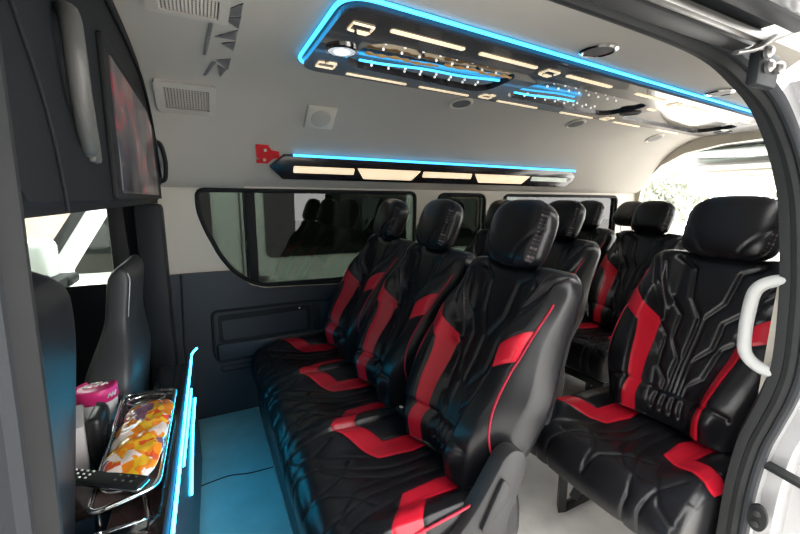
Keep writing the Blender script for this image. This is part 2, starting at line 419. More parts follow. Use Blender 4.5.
def make_headrest(parent, ws=1., rows=56, cols=60, D=.010, h=.205, v0=.042):
    rings, RA, TA = [], [], []
    S = [[(.0, .0), (.05, .012), (.075, .05), (.115, .10), (.14, .115)]]
    for q in np.sin(np.linspace(-1, 1, rows)*PI/2):
        v = v0+h*(q+1)/2
        w = .136*ws*(1-abs(q)**(3.6 if q > 0 else 7))**(1/2.6)+.004; w *= 1-.05*max(0, -q)
        t = .053*(1-abs(q)**3.4)**(1/2.4)+.003
        tau = np.linspace(-1, 1, cols); e = np.sin(tau*PI/2)
        s = np.power(np.clip(1-np.abs(e)**3.4, 0, 1), 1/2.3)
        u = e*w; U = np.abs(u)/ws; vv = np.full(u.shape, v-v0)
        dd = d_line(U, vv, S[0]); seam = np.abs(np.abs(e)-.90)*w
        rel = -.005*np.exp(-(dd/.004)**2)-.004*np.exp(-(seam/.004)**2)
        n2 = cols; eb = e[::-1][1:-1]
        df = D+t*s+rel*min(1, t/.03); db = D-t*s[::-1][1:-1]
        P = BP0+np.concatenate([np.outer(u, BY)+v*BUP+np.outer(df, BN), np.outer(eb*w, BY)+v*BUP+np.outer(db, BN)])
        rings.append(P); RA.append(np.full(len(P), .5))
        dash = .0 if (int((v-v0)/.006) % 2) else .004
        st = np.minimum(np.abs(seam-.0048), np.abs(seam+.0))+dash
        TA.append(np.concatenate([np.where((np.abs(q) < .85) & (u < 0), st, .5), np.full(len(eb), .5)]))
    o = ring_mesh('headrest', rings, LEATHER, parent, {'red': RA, 'thread': TA})
    return o

def square_leg(name, pts, parent, r=.017):
    return tube(name, pts, r, DARK_STEEL, parent, 4)

def copy_tree(o, parent=None, off=None):
    c = o.copy(); COL.objects.link(c); c.parent = parent
    for ch in o.children: copy_tree(ch, c)
    return c

# ------------------------------------------------------------------ seats
HX = .857                      # headrest line of the first row
PITCH = .78
# master modules (narrow seat of a bench / wider single seat)
single = empty('passenger_seat', (HX+PITCH, .67, 0), 'single black leather seat with red chevrons beside the door pillar and pale grab handle', 'seat')
sb = make_backrest(single, 1.06); sc_, _ = make_cushion(single, 1.06, .262, zb=.215); sh = make_headrest(single, 1.02, h=.225)

def seat_base(root, ys, skirt=False):
    pass
bench = empty('bench_seat', (HX, 1.321, 0), 'three-place black leather bench with red chevrons in the front row under the side window', 'bench seat')
b_back = make_backrest(bench, .885); b_cush, _ = make_cushion(bench, .885, .2245); b_head = make_headrest(bench, .80)
mods = [b_back, b_cush, b_head]
for o in mods: o.location.y = -.45
for dy in (0., .45):
    for o in mods:
        c = copy_tree(o, bench); c.location.y = dy
def bench_extras(root, ys, near_y, skirt):
    # seat-belt buckles in the crease between places
    for y in ys[:-1]:
        bk = box('belt_buckle', (-.285, y+.205, .385), (.03, .045, .055), RUBBER, root, .008, Matrix.Rotation(-.5, 3, 'Y'))
        box('release_button', (-.298, y+.205, .412), (.012, .022, .006), CHROME, bk, .002, Matrix.Rotation(-.5, 3, 'Y'))
    y0, y1 = ys[0]-.225, ys[-1]+.225
    if skirt:
        box('front_skirt', (-.652, (y0+y1)/2, .105), (.02, y1-y0-.02, .19), BLACK_L, root, .008)
    box('seat_frame', (-.40, (y0+y1)/2, .135), (.42, y1-y0-.06, .045), DARK_STEEL, root, .008)
    box('back_panel', (-.02, (y0+y1)/2, .62), (.018, y1-y0-.10, .34), GREY_P if False else RUBBER, root, .008, Matrix.Rotation(TH, 3, 'Y'))
ys1 = (-.45, 0., .45)
bench_extras(bench, ys1, -.675, True)
# recliner cover at the aisle end
yo = -.681
COVX = -.012
cov = [(-.207, .528), (-.165, .512), (-.152, .47), (-.165, .43), (-.215, .318), (-.212, .25), (-.30, .225), (-.42, .235), (-.425, .315), (-.377, .345), (-.324, .395), (-.262, .48), (-.238, .515)]
rc = prism('recliner_cover', rounded([(-.27+(x+.27)*.90+COVX, yo+.028, .37+(z-.37)*.92-.004) for x, z in cov], .02, 4), (0, -.045, 0), BRACKET_P, bench, .005)
lev = [(-.262, .455), (-.232, .415), (-.30, .325), (-.325, .335)]
lv = prism('recline_lever', rounded([(x, yo-.016, z) for x, z in lev], .012, 4), (0, -.012, 0), BRACKET_P, rc, .003)
lathe('cover_bolt', [(.010, 0), (.010, .003), (.006, .005)], (-.29, yo-.017, .275), BRACKET_P, rc, 16, (0, -1, 0))
tube('cushion_piping', smooth_path([(-.62, -.668, .345), (-.52, -.672, .362), (-.42, -.674, .375), (-.33, -.674, .385), (-.27, -.672, .40)], 6), .004, RED_P, bench, 6)
box('carpeted_foot', (-.30, -.60, .11), (.26, .12, .225), CARPET, bench, .02)
for yy in (-.2, .5):
    square_leg('leg', [(-.45, yy, .13), (-.45, yy, .005)], bench, .02)
box('armrest', (-.03, -.615, .64), (.07, .05, .30), RUBBER, bench, .015, Matrix.Rotation(TH*.7, 3, 'Y'))

# the single seat's steel frame
for dy in (.15, -.15):
    f = tube('leg', [(-.565, dy, .215), (-.56, dy, .017), (-.36, dy, .017)], .020, DARK_STEEL, single, 4)
    tube('leg_brace', [(-.50, dy, .035), (-.37, dy, .20)], .017, DARK_STEEL, f, 4)
    lathe('floor_bolt', [(.012, 0), (.012, .008), (.006, .012)], (-.49, dy, .034), STEEL, f, 14)
box('seat_frame', (-.40, 0, .19), (.36, .38, .03), DARK_STEEL, single, .008)
box('back_panel', (-.02, 0, .62), (.018, .36, .34), RUBBER, single, .008, Matrix.Rotation(TH, 3, 'Y'))
tube('cushion_piping', smooth_path([(-.60, .262, .33), (-.50, .268, .345), (-.40, .268, .352), (-.25, .266, .352)], 6), .0035, RED_P, single, 6)

def two_bench(name, x, y, label, near=0.):
    b = empty(name, (x, y, 0), label, 'bench seat')
    for o in mods:
        for dy in (0., .45):
            c = copy_tree(o, b); c.location = (0, dy, 0)
    bench_extras(b, (0., .45), -.2, False)
    for dy in (.10-.13, .55):
        f = tube('leg', [(-.50, dy, .15), (-.50, dy, .017), (-.34, dy, .017)], .018, DARK_STEEL, b, 4)
        tube('leg_brace', [(-.45, dy, .03), (-.22, dy, .15)], .016, DARK_STEEL, f, 4)
    return b
row2 = two_bench('bench_seat', HX+PITCH, 1.385, 'two-place black leather bench in the second row, directly behind the front bench')
row3 = two_bench('bench_seat', HX+2*PITCH+.02, 1.40, 'two-place black leather bench in the third row, its red chevron seen between the aisle seats')

# rear-most seat folded up against the side, headrest raised on two posts
fold = empty('folded_rear_seat', (2.93, 1.77, 0), 'folded rear seat by the side wall, its headrest raised on two steel posts', 'seat')
for o, l in ((b_back, (0, 0, -.06)),):
    c = copy_tree(o, fold); c.location = l
hd = copy_tree(b_head, fold); hd.location = (-.36, .10, .05); hd.rotation_euler = (0, math.radians(18), math.radians(-8))
for dy in (.04, .13):
    tube('headrest_post', [(-.02, dy, .84), (-.03, dy, .90), (-.05, dy, .96)], .006, CHROME, fold, 8)
box('seat_pan', (-.16, 0, .27), (.16, .40, .22), BLACK_L, fold, .03, Matrix.Rotation(TH, 3, 'Y'), 3)
square_leg('leg', [(-.20, -.1, .17), (-.20, -.1, .005)], fold, .018)
square_leg('leg', [(-.20, .1, .17), (-.20, .1, .005)], fold, .018)

# ------------------------------------------------------------------ van shell (setting)
WY = 2.08
XF, XR = -1.25, 3.32
PROF = [(2.08, 1.165), (2.045, 1.19), (2.01, 1.24), (1.975, 1.30), (1.925, 1.38), (1.85, 1.465), (1.74, 1.535), (1.6, 1.575), (1.42, 1.588), (1.23, 1.59)]
PROF = PROF+[(.9, 1.588), (.68, 1.58), (.59, 1.555), (.545, 1.51), (.515, 1.455)]
def prof_path(off=0., ymin=.45):
    pts = [Vector((0, y, z)) for y, z in PROF]
    pts = smooth_path(pts, 4); out = []
    for i, p in enumerate(pts):
        a = pts[max(0, i-1)]; b = pts[min(len(pts)-1, i+1)]; t = (b-a).normalized(); n = Vector((0, -t.z, t.y))  # points outward or inward
        if n.z > 0: n = -n
        if i == 0: n = Vector((0, -1, 0))
        q = p+n*off
        if q.y >= ymin: out.append(q)
    return out
def extrude_prof(name, pts, x0, x1, thick, m, parent=None):
    n = len(pts); vs = []; fs = []
    pin = pts
    pout = []
    for i, p in enumerate(pts):
        a = pts[max(0, i-1)]; b = pts[min(n-1, i+1)]; t = (b-a).normalized(); nn = Vector((0, -t.z, t.y))
        if nn.z < 0: nn = -nn
        pout.append(p+nn*thick)
    loop = pin+pout[::-1]; N = len(loop)
    for x in (x0, x1):
        for p in loop: vs.append((x, p.y, p.z))
    for k in range(N): fs.append((k, (k+1) % N, N+(k+1) % N, N+k))
    for i in range(n-1):
        a, b, c, d = i, i+1, N-2-i, N-1-i
        fs.append((a, d, c, b)); fs.append((N+a, N+b, N+c, N+d))
    bm = bmesh.new(); vv = [bm.verts.new(v) for v in vs]
    for f in fs: bm.faces.new([vv[i] for i in f])
    return bm_obj(name, bm, m, parent, True, 30)

struct(box('floor', ((XF+XR)/2, 1.23, -.03), (XR-XF, 1.76, .06), FLOOR_M, None, 0))
struct(extrude_prof('ceiling', prof_path(0), XF, XR, .045, CREAM))
t = struct(extrude_prof('trim_1', prof_path(.016), XF+.35, .195, .014, CREAM)); t['label'] = 'front roof lining panel'

W1 = [(-.012, 1.146), (-.012, 1.045), (.015, .955), (.068, .83), (.124, .745), (.205, .682), (.268, .66), (.62, .645), (1.16, .640), (1.165, 1.146)]
W1 = rounded([(x, z, 0) for x, z in W1], .035, 4); W1 = [(x, z) for x, z, _ in W1]
def rect(x0, x1, z0, z1, r=.05): return [(p[0], p[1]) for p in rounded([(x0, z1, 0), (x0, z0, 0), (x1, z0, 0), (x1, z1, 0)], r, 5)]
W2 = rect(1.33, 1.70, .66, 1.14); W3 = rect(1.86, 3.08, .66, 1.14)
WF = [(-.95, .72), (-.335, .72), (-.335, 1.10), (-.80, 1.10)]
y0 = WY
outer = [(XF, 1.165), (XF, 0), (XR, 0), (XR, 1.165)]
wall = struct(sheet_with_holes('wall_right', [(x, y0, z) for x, z in outer], [[(x, y0, z) for x, z in w] for w in (W1, W2, W3, WF)], CREAM_P, None, .04))
# moulded dark lower lining stands a little proud of the wall
low = [(-.20, .752), (.108, .752)]+[(x, z-.014) for x, z in [(.14, .735), (.205, .682), (.268, .66), (.62, .645), (1.10, .640)]]+[(1.2, .64), (1.75, .64), (3.28, .64), (3.28, 0.), (-.20, 0.)]
lower = struct(prism('trim_2', [(x, y0-.022, z) for x, z in low], (0, .021, 0), DARK_P, None)); lower['label'] = 'dark moulded lower wall lining'
cabside = struct(prism('trim_3', [(x, y0-.012, z) for x, z in [(XF, .72), (-.33, .72), (-.33, 1.1), (-.205, 1.1), (-.205, 0), (XF, 0)]], (0, .011, 0), DARKER_P, None))
# cab pillar trim
struct(prism('trim_4', [(-.36, y0-.03, .70), (-.36, y0-.03, 1.12), (-.30, y0-.03, 1.12), (-.29, y0-.03, .70)], (0, .03, 0), GREY_P, None, .008))
# moulded storage pocket in the lining
yw = y0-.024
def loop3(pts, y, r=.03): return [(x, y, z) for x, z, _ in rounded([(x, z, 0) for x, z in pts], r, 5)]
pf = [(.012, .552), (.012, .33), (.03, .29), (1.05, .285), (1.05, .555)]
tube('pocket_rim', loop3(pf, yw), .008, DARKER_P, lower, 8, True)
prism('pocket_recess', loop3([(.035, .532), (.035, .39), (.50, .39), (.50, .535)], yw, .02), (0, .002, 0), DARKER_P, lower)
prism('pocket_panel', loop3([(.052, .502), (.055, .402), (.475, .40), (.475, .508)], yw-.004, .012), (0, .004, 0), DARK_P, lower)
prism('pocket_post', loop3([(.505, .54), (.505, .39), (.55, .39), (.55, .54)], yw-.005, .008), (0, .004, 0), GREY_P, lower)
box('pocket_lip', (.53, yw-.012, .345), (1.01, .025, .085), DARK_P, lower, .012)
tube('slot_rim', loop3([(.038, .262), (.038, .235), (.28, .235), (.28, .262)], yw, .01), .0035, DARKER_P, lower, 6, True)
lathe('slot_knob', [(.009, 0), (.009, .006), (.005, .008)], (.19, yw, .25), CHROME, lower, 14, (0, -1, 0))
lathe('pocket_stud', [(.006, 0), (.006, .005), (.003, .006)], (.44, yw, .522), CHROME, lower, 12, (0, -1, 0))
tube('lining_seam', [(-.105, yw, .752), (-.118, yw, .4), (-.118, yw, .02)], .005, DARKER_P, lower, 8)

def window(i, loop, g, post=None):
    o = struct(prism('window_%d' % i, [(x, y0+.022, z) for x, z in loop], (0, .005, 0), g))
    tube('window_seal', [(x, y0+.004, z) for x, z in loop], .0115, RUBBER, o, 8, True)
    if post:
        box('sliding_sash_post', (post, y0+.018, .905), (.048, .024, .50), RUBBER, o, .004)
        tube('sash_edge', [(post-.03, y0+.012, .655), (post-.03, y0+.012, 1.146)], .005, CHROME if False else GREY_P, o, 6)
        tube('sash_rail', [(post, y0+.012, .662), (1.15, y0+.012, .652)], .009, RUBBER, o, 6)
    return o
window(1, W1, TINT, .222); window(2, W2, TINT); window(3, W3, TINT); window(4, WF, CLEAR)

# near side: pillars and header around the open sliding door
CP = [(1.13, .36, 0.), (1.13, .36, .30), (1.13, .359, .42), (1.13, .350, .53), (1.13, .336, .60), (1.13, .320, .68), (1.13, .314, .76), (1.13, .322, .9), (1.13, .334, 1.0), (1.13, .350, 1.1), (1.127, .370, 1.18), (1.115, .392, 1.25), (1.085, .412, 1.31), (1.03, .428, 1.352), (.93, .438, 1.388), (.75, .444, 1.404), (.4, .445, 1.41), (.1, .445, 1.41), (-.05, .445, 1.405), (-.115, .43, 1.38), (-.13, .40, 1.29), (-.128, .372, 1.10), (-.128, .36, .95), (-.13, .35, .75), (-.13, .36, .5), (-.13, .36, .2), (-.13, .36, 0.)]
PATH = smooth_path(CP, 5)
def sweep(name, section, m, parent=None, smooth_=True, i0=0, i1=None):
    """section: (s outward from the opening in the wall plane, d towards the cabin)"""
    vs, fs = [], []; K = len(section); cx, cz = .5, .75
    path = PATH[i0:i1]; N = len(path)
    for i, p in enumerate(path):
        a = path[max(0, i-1)]; b = path[min(N-1, i+1)]; t = Vector((b.x-a.x, 0, b.z-a.z)).normalized()
        n = Vector((t.z, 0, -t.x))
        if n.dot(Vector((p.x-cx, 0, p.z-cz))) < 0: n = -n
        for s, d in section: vs.append(p+n*s+Vector((0, d, 0)))
    for i in range(N-1):
        for k in range(K): fs.append((i*K+k, i*K+(k+1) % K, (i+1)*K+(k+1) % K, (i+1)*K+k))
    fs.append(tuple(range(K))); fs.append(tuple((N-1)*K+k for k in range(K)))
    bm = bmesh.new(); vv = [bm.verts.new(v) for v in vs]
    for f in fs: bm.faces.new([vv[i] for i in f])
    return bm_obj(name, bm, m, parent, smooth_, 35)
jamb = struct(sweep('wall_left', [(.016, .0), (.016, -.014), (.05, -.018), (.05, -.045), (.11, -.05), (.11, -.09), (.16, -.10), (.16, -.02), (.06, .03), (.03, .02)], SILVER, None, True, 0, 62)); jamb['label'] = 'silver painted door jamb'
struct(sweep('trim_5', [(.004, .004), (.0, .022), (.003, .040), (.055, .056), (.12, .072), (.13, .06), (.10, .03), (.02, .004)], GREY_P))
seal = struct(sweep('trim_6', [(-.004, .0), (-.011, .007), (-.010, .016), (.0, .020), (.012, .016), (.014, .004), (.008, -.004)], RUBBER))
struct(sweep('trim_7', [(.006, -.016), (.0, -.010), (.0, -.004), (.012, .0), (.02, -.006), (.018, -.018)], DARKER_P))
# cabin side lining behind the opening (from the pillar to the rear)
sideL = [(1.22, 1.40), (1.22, 0), (XR, 0), (XR, 1.40)]
WL = rect(1.50, 3.0, .68, 1.12)
struct(sheet_with_holes('wall_left_rear', [(x, .395, z) for x, z in sideL], [[(x, .395, z) for x, z in WL]], CREAM_P, None, -.03))
struct(prism('window_5', [(x, .375, z) for x, z in WL], (0, .005, 0), TINT))
# front passenger door side, ahead of the opening
struct(sheet_with_holes('wall_left_front', [(x, .385, z) for x, z in [(XF, 1.30), (XF, 0), (-.17, 0), (-.17, 1.30)]], [[(x, .385, z) for x, z in [(-1.0, .72), (-.30, .72), (-.30, 1.08), (-.85, 1.08)]]], DARKER_P, None, -.03))
# door track in the header
trk = empty('door_track', (.5, .36, 1.47), 'steel sliding-door track running along the roof edge above the door opening', 'rail')
def tl(c, s, m, nm, bev=.004): return box(nm, (c[0]-.5, c[1]-.36, c[2]-1.47), s, m, trk, bev)
tl((.36, .414, 1.405), (1.16, .036, .026), GREY_P, 'drip_lip', .006)
tl((.36, .392, 1.412), (1.16, .012, .016), RUBBER, 'lip_seal')
tl((.36, .355, 1.425), (1.16, .075, .012), DARKER_P, 'track_recess')
tl((.36, .372, 1.392), (1.14, .016, .016), STEEL, 'rail', .006)
tl((.36, .328, 1.405), (1.16, .030, .022), GREY_P, 'upper_flange', .006)
struct(box('trim_8', (.40, .255, 1.405), (1.9, .10, .04), SILVER, None, .012))
arm = empty('door_hinge_arm', (.94, .36, 1.385), 'grey metal door arm bracket at the upper rear corner of the door opening', 'bracket')
tube('arm', smooth_path([(-.11, .015, -.028), (-.06, .01, -.015), (.0, .005, .015), (.16, -.02, .075)], 5), [.006]*5+[.010]*5+[.014]*6, STEEL, arm, 8, False, .6)
box('bracket_plate', (.02, .025, -.035), (.08, .02, .06), DARKER_P, arm, .006)
for dx, dz in ((-.012, -.012), (.0, -.034), (.04, -.031)):
    lathe('bolt', [(.011, 0), (.011, .006), (.006, .011)], (dx, .012, dz), STEEL, arm, 14, (0, -1, 0))
# latch striker on the jamb
struct(box('trim_10', (1.16, .30, .485), (.03, .10, .012), RUBBER, None, .003, Matrix.Rotation(.12, 3, 'X')))
lt = empty('door_latch', (1.150, .330, .36), 'black oval latch striker on the silver door jamb', 'latch')
prism('latch_plate', rounded([(-.006, .020*math.cos(a), .036*math.sin(a)) for a in np.linspace(0, 2*PI, 13)[:-1]], .02, 3), (-.012, 0, 0), RUBBER, lt, .003)
for dz in (.014, -.014):
    lathe('latch_screw', [(.008, 0), (.008, .004), (.005, .006)], (-.018, 0, dz), GREY_P, lt, 16, (-1, 0, 0))

# rear frame, tailgate
rp = [Vector((XR, p.y, p.z)) for p in prof_path(0, .38)]
outer = [(XR, p.y, p.z) for p in rp]+[(XR, .38, 0), (XR, 2.08, 0)]
inner = [(XR, y, z) for y, z in [(2.06, .45), (2.06, 1.0), (2.035, 1.22), (1.98, 1.31), (1.90, 1.385), (1.74, 1.465), (1.5, 1.505), (1.23, 1.518), (.9, 1.515), (.62, 1.49), (.52, 1.42), (.47, 1.2), (.46, .45)]]
struct(sheet_with_holes('wall_rear', outer, [inner], CREAM_P, None, .05, (1, 0, 0)))
tg = empty('tailgate', (3.42, 1.23, 1.50), 'raised tailgate with green glass and beige inner lining, hanging open over the rear opening', 'tailgate')
dx, dz = .95, -.25; ang = math.atan2(dz, dx); RT = Matrix.Rotation(-ang, 3, 'Y')
def tgp(a, yy, off=0): v = RT @ Vector((a, 0, off)); return (v.x, yy, v.z)
def tg_panel(nm, outl, off, th, m, bev=.006):
    pts = [tgp(a, yy, off) for a, yy in outl]; n = RT @ Vector((0, 0, th)); return prism(nm, rounded(pts, .06, 4), n, m, tg, bev)
tg_panel('outer_skin', [(0, .74), (.98, .70), (.98, -.70), (0, -.74)], .02, .03, SILVER)
tg_panel('window_glass', [(.04, .66), (.34, .60), (.34, -.60), (.04, -.66)], -.005, .02, BACKGLASS, .002)
tg_panel('glass_frame', [(.36, .68), (.47, .68), (.47, -.68), (.36, -.68)], -.02, .03, WHITE)
tg_panel('inner_lining', [(.49, .64), (.94, .52), (.94, -.52), (.49, -.64)], -.03, .045, CREAM_P, .012)
tg_panel('lining_recess', [(.60, .48), (.70, .46), (.70, -.46), (.60, -.48)], -.036, .01, VENT_G, .003)

# cab: dashboard and windscreen frame
struct(box('wall_front', (-1.22, 1.23, .40), (.08, 1.66, .80), DARKER_P, None, .02))

struct(prism('window_6', [(-1.22, .42, .80), (-1.22, 2.04, .80), (-.78, 1.98, 1.52), (-.78, .50, 1.52)], (.004, 0, .004), TINT))
fm = prism('led_glow_sheet', rounded([(-.095, 2.045, .001), (-.095, .72, .001), (.194, .72, .001), (.194, 2.045, .001)], .03, 4), (0, 0, .005), mat('cyan_glow_tint', (.25, .52, .57), .55, noise=.25, nscale=9, bump=.2, bscale=90))  # added sheet; its blue-green colour bakes in the cyan strip glow
tube('floor_seam', smooth_path([(-.09, 1.53, .006), (.02, 1.545, .006), (.10, 1.525, .006), (.19, 1.52, .006)], 5), .003, GREY_P, fm, 6)
tag(fm, 'blue-green sheet carrying the cyan strip glow on the floor between the console and the front bench', 'painted glow')
# ------------------------------------------------------------------ overhead cabinet with television
cab = empty('overhead_cabinet', (-.30, 1.25, 1.09), 'dark upholstered overhead cabinet under the roof, behind the front seats', 'cabinet')
def fx(z): return -.150
pp = [p for p in prof_path(.022, .54)]
cabp = [(2.045, 1.085), (2.045, 1.17)]+[(p.y, p.z) for p in pp if p.z > 1.2]+[(.475, 1.40), (.455, 1.13), (.50, 1.085)]
cvs = [(fx(z), y, z) for y, z in cabp]; nn_ = len(cvs)
vs = [(a+.30, b-1.25, c-1.09) for a, b, c in cvs]+[(-.62+.30, b-1.25, c-1.09) for a, b, c in cvs]
bm = bmesh.new(); vv = [bm.verts.new(v) for v in vs]
bm.faces.new(vv[:nn_]); bm.faces.new(vv[nn_:][::-1])
for k in range(nn_): bm.faces.new((vv[k], vv[nn_+k], vv[nn_+(k+1) % nn_], vv[(k+1) % nn_]))
bmesh.ops.bevel(bm, geom=[e for e in bm.edges if abs(e.verts[0].co.x-e.verts[1].co.x) < .1 and e.verts[0].co.x > -.1], offset=.018, segments=3, affect='EDGES')
bm_obj('body', bm, CAB, cab, True, 50)
def on_face(y, z, off=0.): return (fx(z)+off+.30, y-1.25, z-1.09)
tube('piping', smooth_path([on_face(.625, 1.09, .002), on_face(.615, 1.152, .002), on_face(.596, 1.206, .002), on_face(.569, 1.251, .002), on_face(.53, 1.30, .002), on_face(.49, 1.345, .002)], 6), .0025, CAB, cab, 6)
tube('edge_piping', smooth_path([on_face(y, z-.012, .004) for y, z in [(2.03, 1.19), (1.95, 1.31), (1.86, 1.41), (1.74, 1.48), (1.6, 1.52), (1.3, 1.535), (.9, 1.53)]], 5), .005, CAB, cab, 6)
tv = empty('television', (-.15, 1.42, 1.25), 'dark glossy television screen set into the overhead cabinet between two grab handles', 'television')
def tvp(y, z, off): return (fx(z)+off+.15, y-1.42, z-1.25)
def tvpan(nm, q, off, th, m, bev=.002, r=.012): return prism(nm, rounded([tvp(y, z, off) for y, z in q], r, 4), (th, 0, 0), m, tv, bev)
tvpan('housing', [(.93, 1.104), (1.84, 1.104), (1.82, 1.36), (1.60, 1.415), (.95, 1.415)], .000, .010, RUBBER, .003)
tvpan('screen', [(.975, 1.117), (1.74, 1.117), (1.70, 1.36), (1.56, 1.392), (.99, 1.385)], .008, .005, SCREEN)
def grab(name, pts, r, label, m, ends, flat=.8):
    c0 = Vector(ends[0]); g = empty(name, c0, label, 'grab handle')
    tube('grip', smooth_path([Vector(p)-c0 for p in pts], 5), r, m, g, 12, False, flat)
    for e in ends: box('mount', Vector(e)-c0, (.014, .045, .04), m, g, .006)
    return g
grab('grab_handle', [(-.150, .735, 1.345), (-.140, .70, 1.352), (-.132, .678, 1.335), (-.129, .668, 1.29), (-.131, .68, 1.245), (-.136, .715, 1.205), (-.142, .755, 1.18), (-.150, .785, 1.178)], .0125,
     'thick grey grab handle on the cabinet, between the television and the door pillar', HANDLE_G, [(-.147, .748, 1.338), (-.147, .800, 1.182)], .7)
grab('grab_handle', [(-.148, 1.93, 1.335), (-.130, 1.935, 1.325), (-.120, 1.94, 1.28), (-.118, 1.945, 1.24), (-.126, 1.95, 1.185), (-.148, 1.95, 1.175)], .011,
     'black grab handle at the far end of the television, below the air vent', RUBBER, [(-.147, 1.93, 1.33), (-.147, 1.95, 1.18)])
# post under the cabinet at the far wall
struct(box('trim_9', (-.20, 2.005, .545), (.10, .13, 1.075), DARKER_P, None, .02))

# ------------------------------------------------------------------ front seats (backs)
def bucket(name, loc, label, W, top, m, flare, pip, rnd=.3, thin=0.):
    s = empty(name, loc, label, 'seat')
    rings = []; n = 40; edge = []
    for k in range(44):
        q = k/43; z = .12+(top-.12)*q
        k_ = float(sstep(.52, .80, np.array(q))); w = W; fl_ = flare*(1-k_)+k_
        qq = max(0, (q-.78)/.22); w *= 1-rnd*qq**2.2; q3 = max(0, (q-.93)/.07); t = .075*(1-thin*k_)*(1-.75*q3**2.5)
        xc = -.05+.10*q-.02
        a = np.linspace(0, 2*PI, n, endpoint=False); ca, sa = np.cos(a), np.sin(a)
        ex = np.sign(ca)*np.abs(ca)**.38*t; ey = np.sign(sa)*np.abs(sa)**.36*w*np.where(sa < 0, fl_, 1.)
        rings.append(np.stack([xc+ex, ey, np.full(n, z)+0*ex], 1))
        edge.append((xc+t*.78, w*.93, z)); 
    o = ring_mesh('backrest', rings, m, s, {'red': [np.full(n, .5)]*44, 'thread': [np.full(n, .5)]*44})
    tube('piping', edge[3:-1], .0022, pip, o, 6)
    tube('piping', [(a, -b, c) for a, b, c in edge[34:-1]], .0022, pip, o, 6)
    box('seat_cushion', (-.32, 0, .26), (.48, W*1.9, .22), BLACK_L, s, .05, None, 4)
    box('seat_base', (-.32, 0, .075), (.40, W*1.5, .14), DARKER_P, s, .01)
    return s
bucket('front_seat', (-.305, .69, 0), 'black front seat backrest right behind the door pillar', .23, 1.0, BLACK_L, 1.0, BLACK_L, .5)
bucket('front_seat', (-.275, 1.655, 0), 'charcoal driver seat backrest with pale piping below the overhead cabinet', .185, .885, GREY_L, 1.55, WHITE_P, .06, .5)

# ------------------------------------------------------------------ console with tray
con = empty('console', (-.26, 1.17, 0), 'low dark console behind the front seats with cyan light strips along its edge', 'console')
a0, a1 = (-.105, .45), (-.072, 1.69)
cy = -math.atan2(a1[0]-a0[0], a1[1]-a0[1])
def cp(x, y, z): return (x+.26, y-1.17, z)
prism('side_panel', [cp(-.105, .45, .004), cp(-.072, 1.70, .004), cp(-.072, 1.70, .492), cp(-.105, .45, .492)], (-.012, 0, 0), CONSOLE_F, con, .004)
prism('top_panel', [cp(-.115, .45, .435), cp(-.084, 1.69, .435), cp(-.19, 1.69, .435), cp(-.19, 1.425, .435), cp(-.385, 1.425, .435), cp(-.385, .935, .435), cp(-.215, .935, .435), cp(-.215, .45, .435)], (0, 0, .02), WOODTOP, con, .003)
prism('base', [cp(-.125, .47, .004), cp(-.10, 1.66, .004), cp(-.18, 1.66, .004), cp(-.18, 1.40, .004), cp(-.37, 1.40, .004), cp(-.37, .94, .004), cp(-.20, .94, .004), cp(-.20, .47, .004)], (0, 0, .43), CONSOLE_F, con, .003)
tube('edge_light_strip', [cp(-.093, .55, .498), cp(-.073, 1.67, .498)], .0032, CYAN, con, 8)
tube('end_light_strip', [cp(-.072, 1.672, .498), cp(-.055, 1.70, .506)], .0032, CYAN, con, 8)
tube('side_light_strip', [cp(-.076, 1.47, .44), cp(-.088, 1.05, .425)], .0032, CYAN, con, 8)
tube('side_light_strip', [cp(-.072, 1.58, .35), cp(-.078, 1.36, .335), cp(-.083, 1.14, .27)], .0032, CYAN, con, 8)

tr = empty('cup_holder_tray', (-.183, 1.12, .455), 'clear chrome-rimmed cup holder tray standing on the console, candy bag and remote on it', 'tray')
rimp = [(.070, .246), (.059, -.232), (-.056, -.267), (-.072, .261)]
rp_ = [(x, y, .045) for x, y, _ in rounded([(x, y, 0) for x, y in rimp], .03, 5)]
tube('rim', rp_, .0055, CHROME, tr, 8, True)
prism('glass_plate', rounded([(x*.94, y*.97, .034) for x, y in rimp], .02, 4), (0, 0, .005), mat('smoky_tray_plate', (.10, .07, .065), .1, noise=.2, nscale=9, coat=.8), tr)
tube('cup_ring', [(-.005+.048*math.cos(a), .20+.030*math.sin(a), .047) for a in np.linspace(0, 2*PI, 28)[:-1]], .004, CHROME, tr, 8, True)
tube('cup_ring', [(-.005+.042*math.cos(a), -.185+.033*math.sin(a), .047) for a in np.linspace(0, 2*PI, 28)[:-1]], .004, CHROME, tr, 8, True)
for x, y in ((.05, .235), (-.06, .24), (.035, -.235), (-.045, -.25)):
    tube('foot', [(x, y, .0), (x, y, .04)], .006, CHROME, tr, 8)
tube('side_rail', [(-.066, .20, .03), (-.052, -.20, .03)], .0035, CHROME, tr, 6)
# chrome clip below the tray's near end
box('clip', (-.02, -.30, .012), (.13, .03, .018), CHROME, tr, .005)

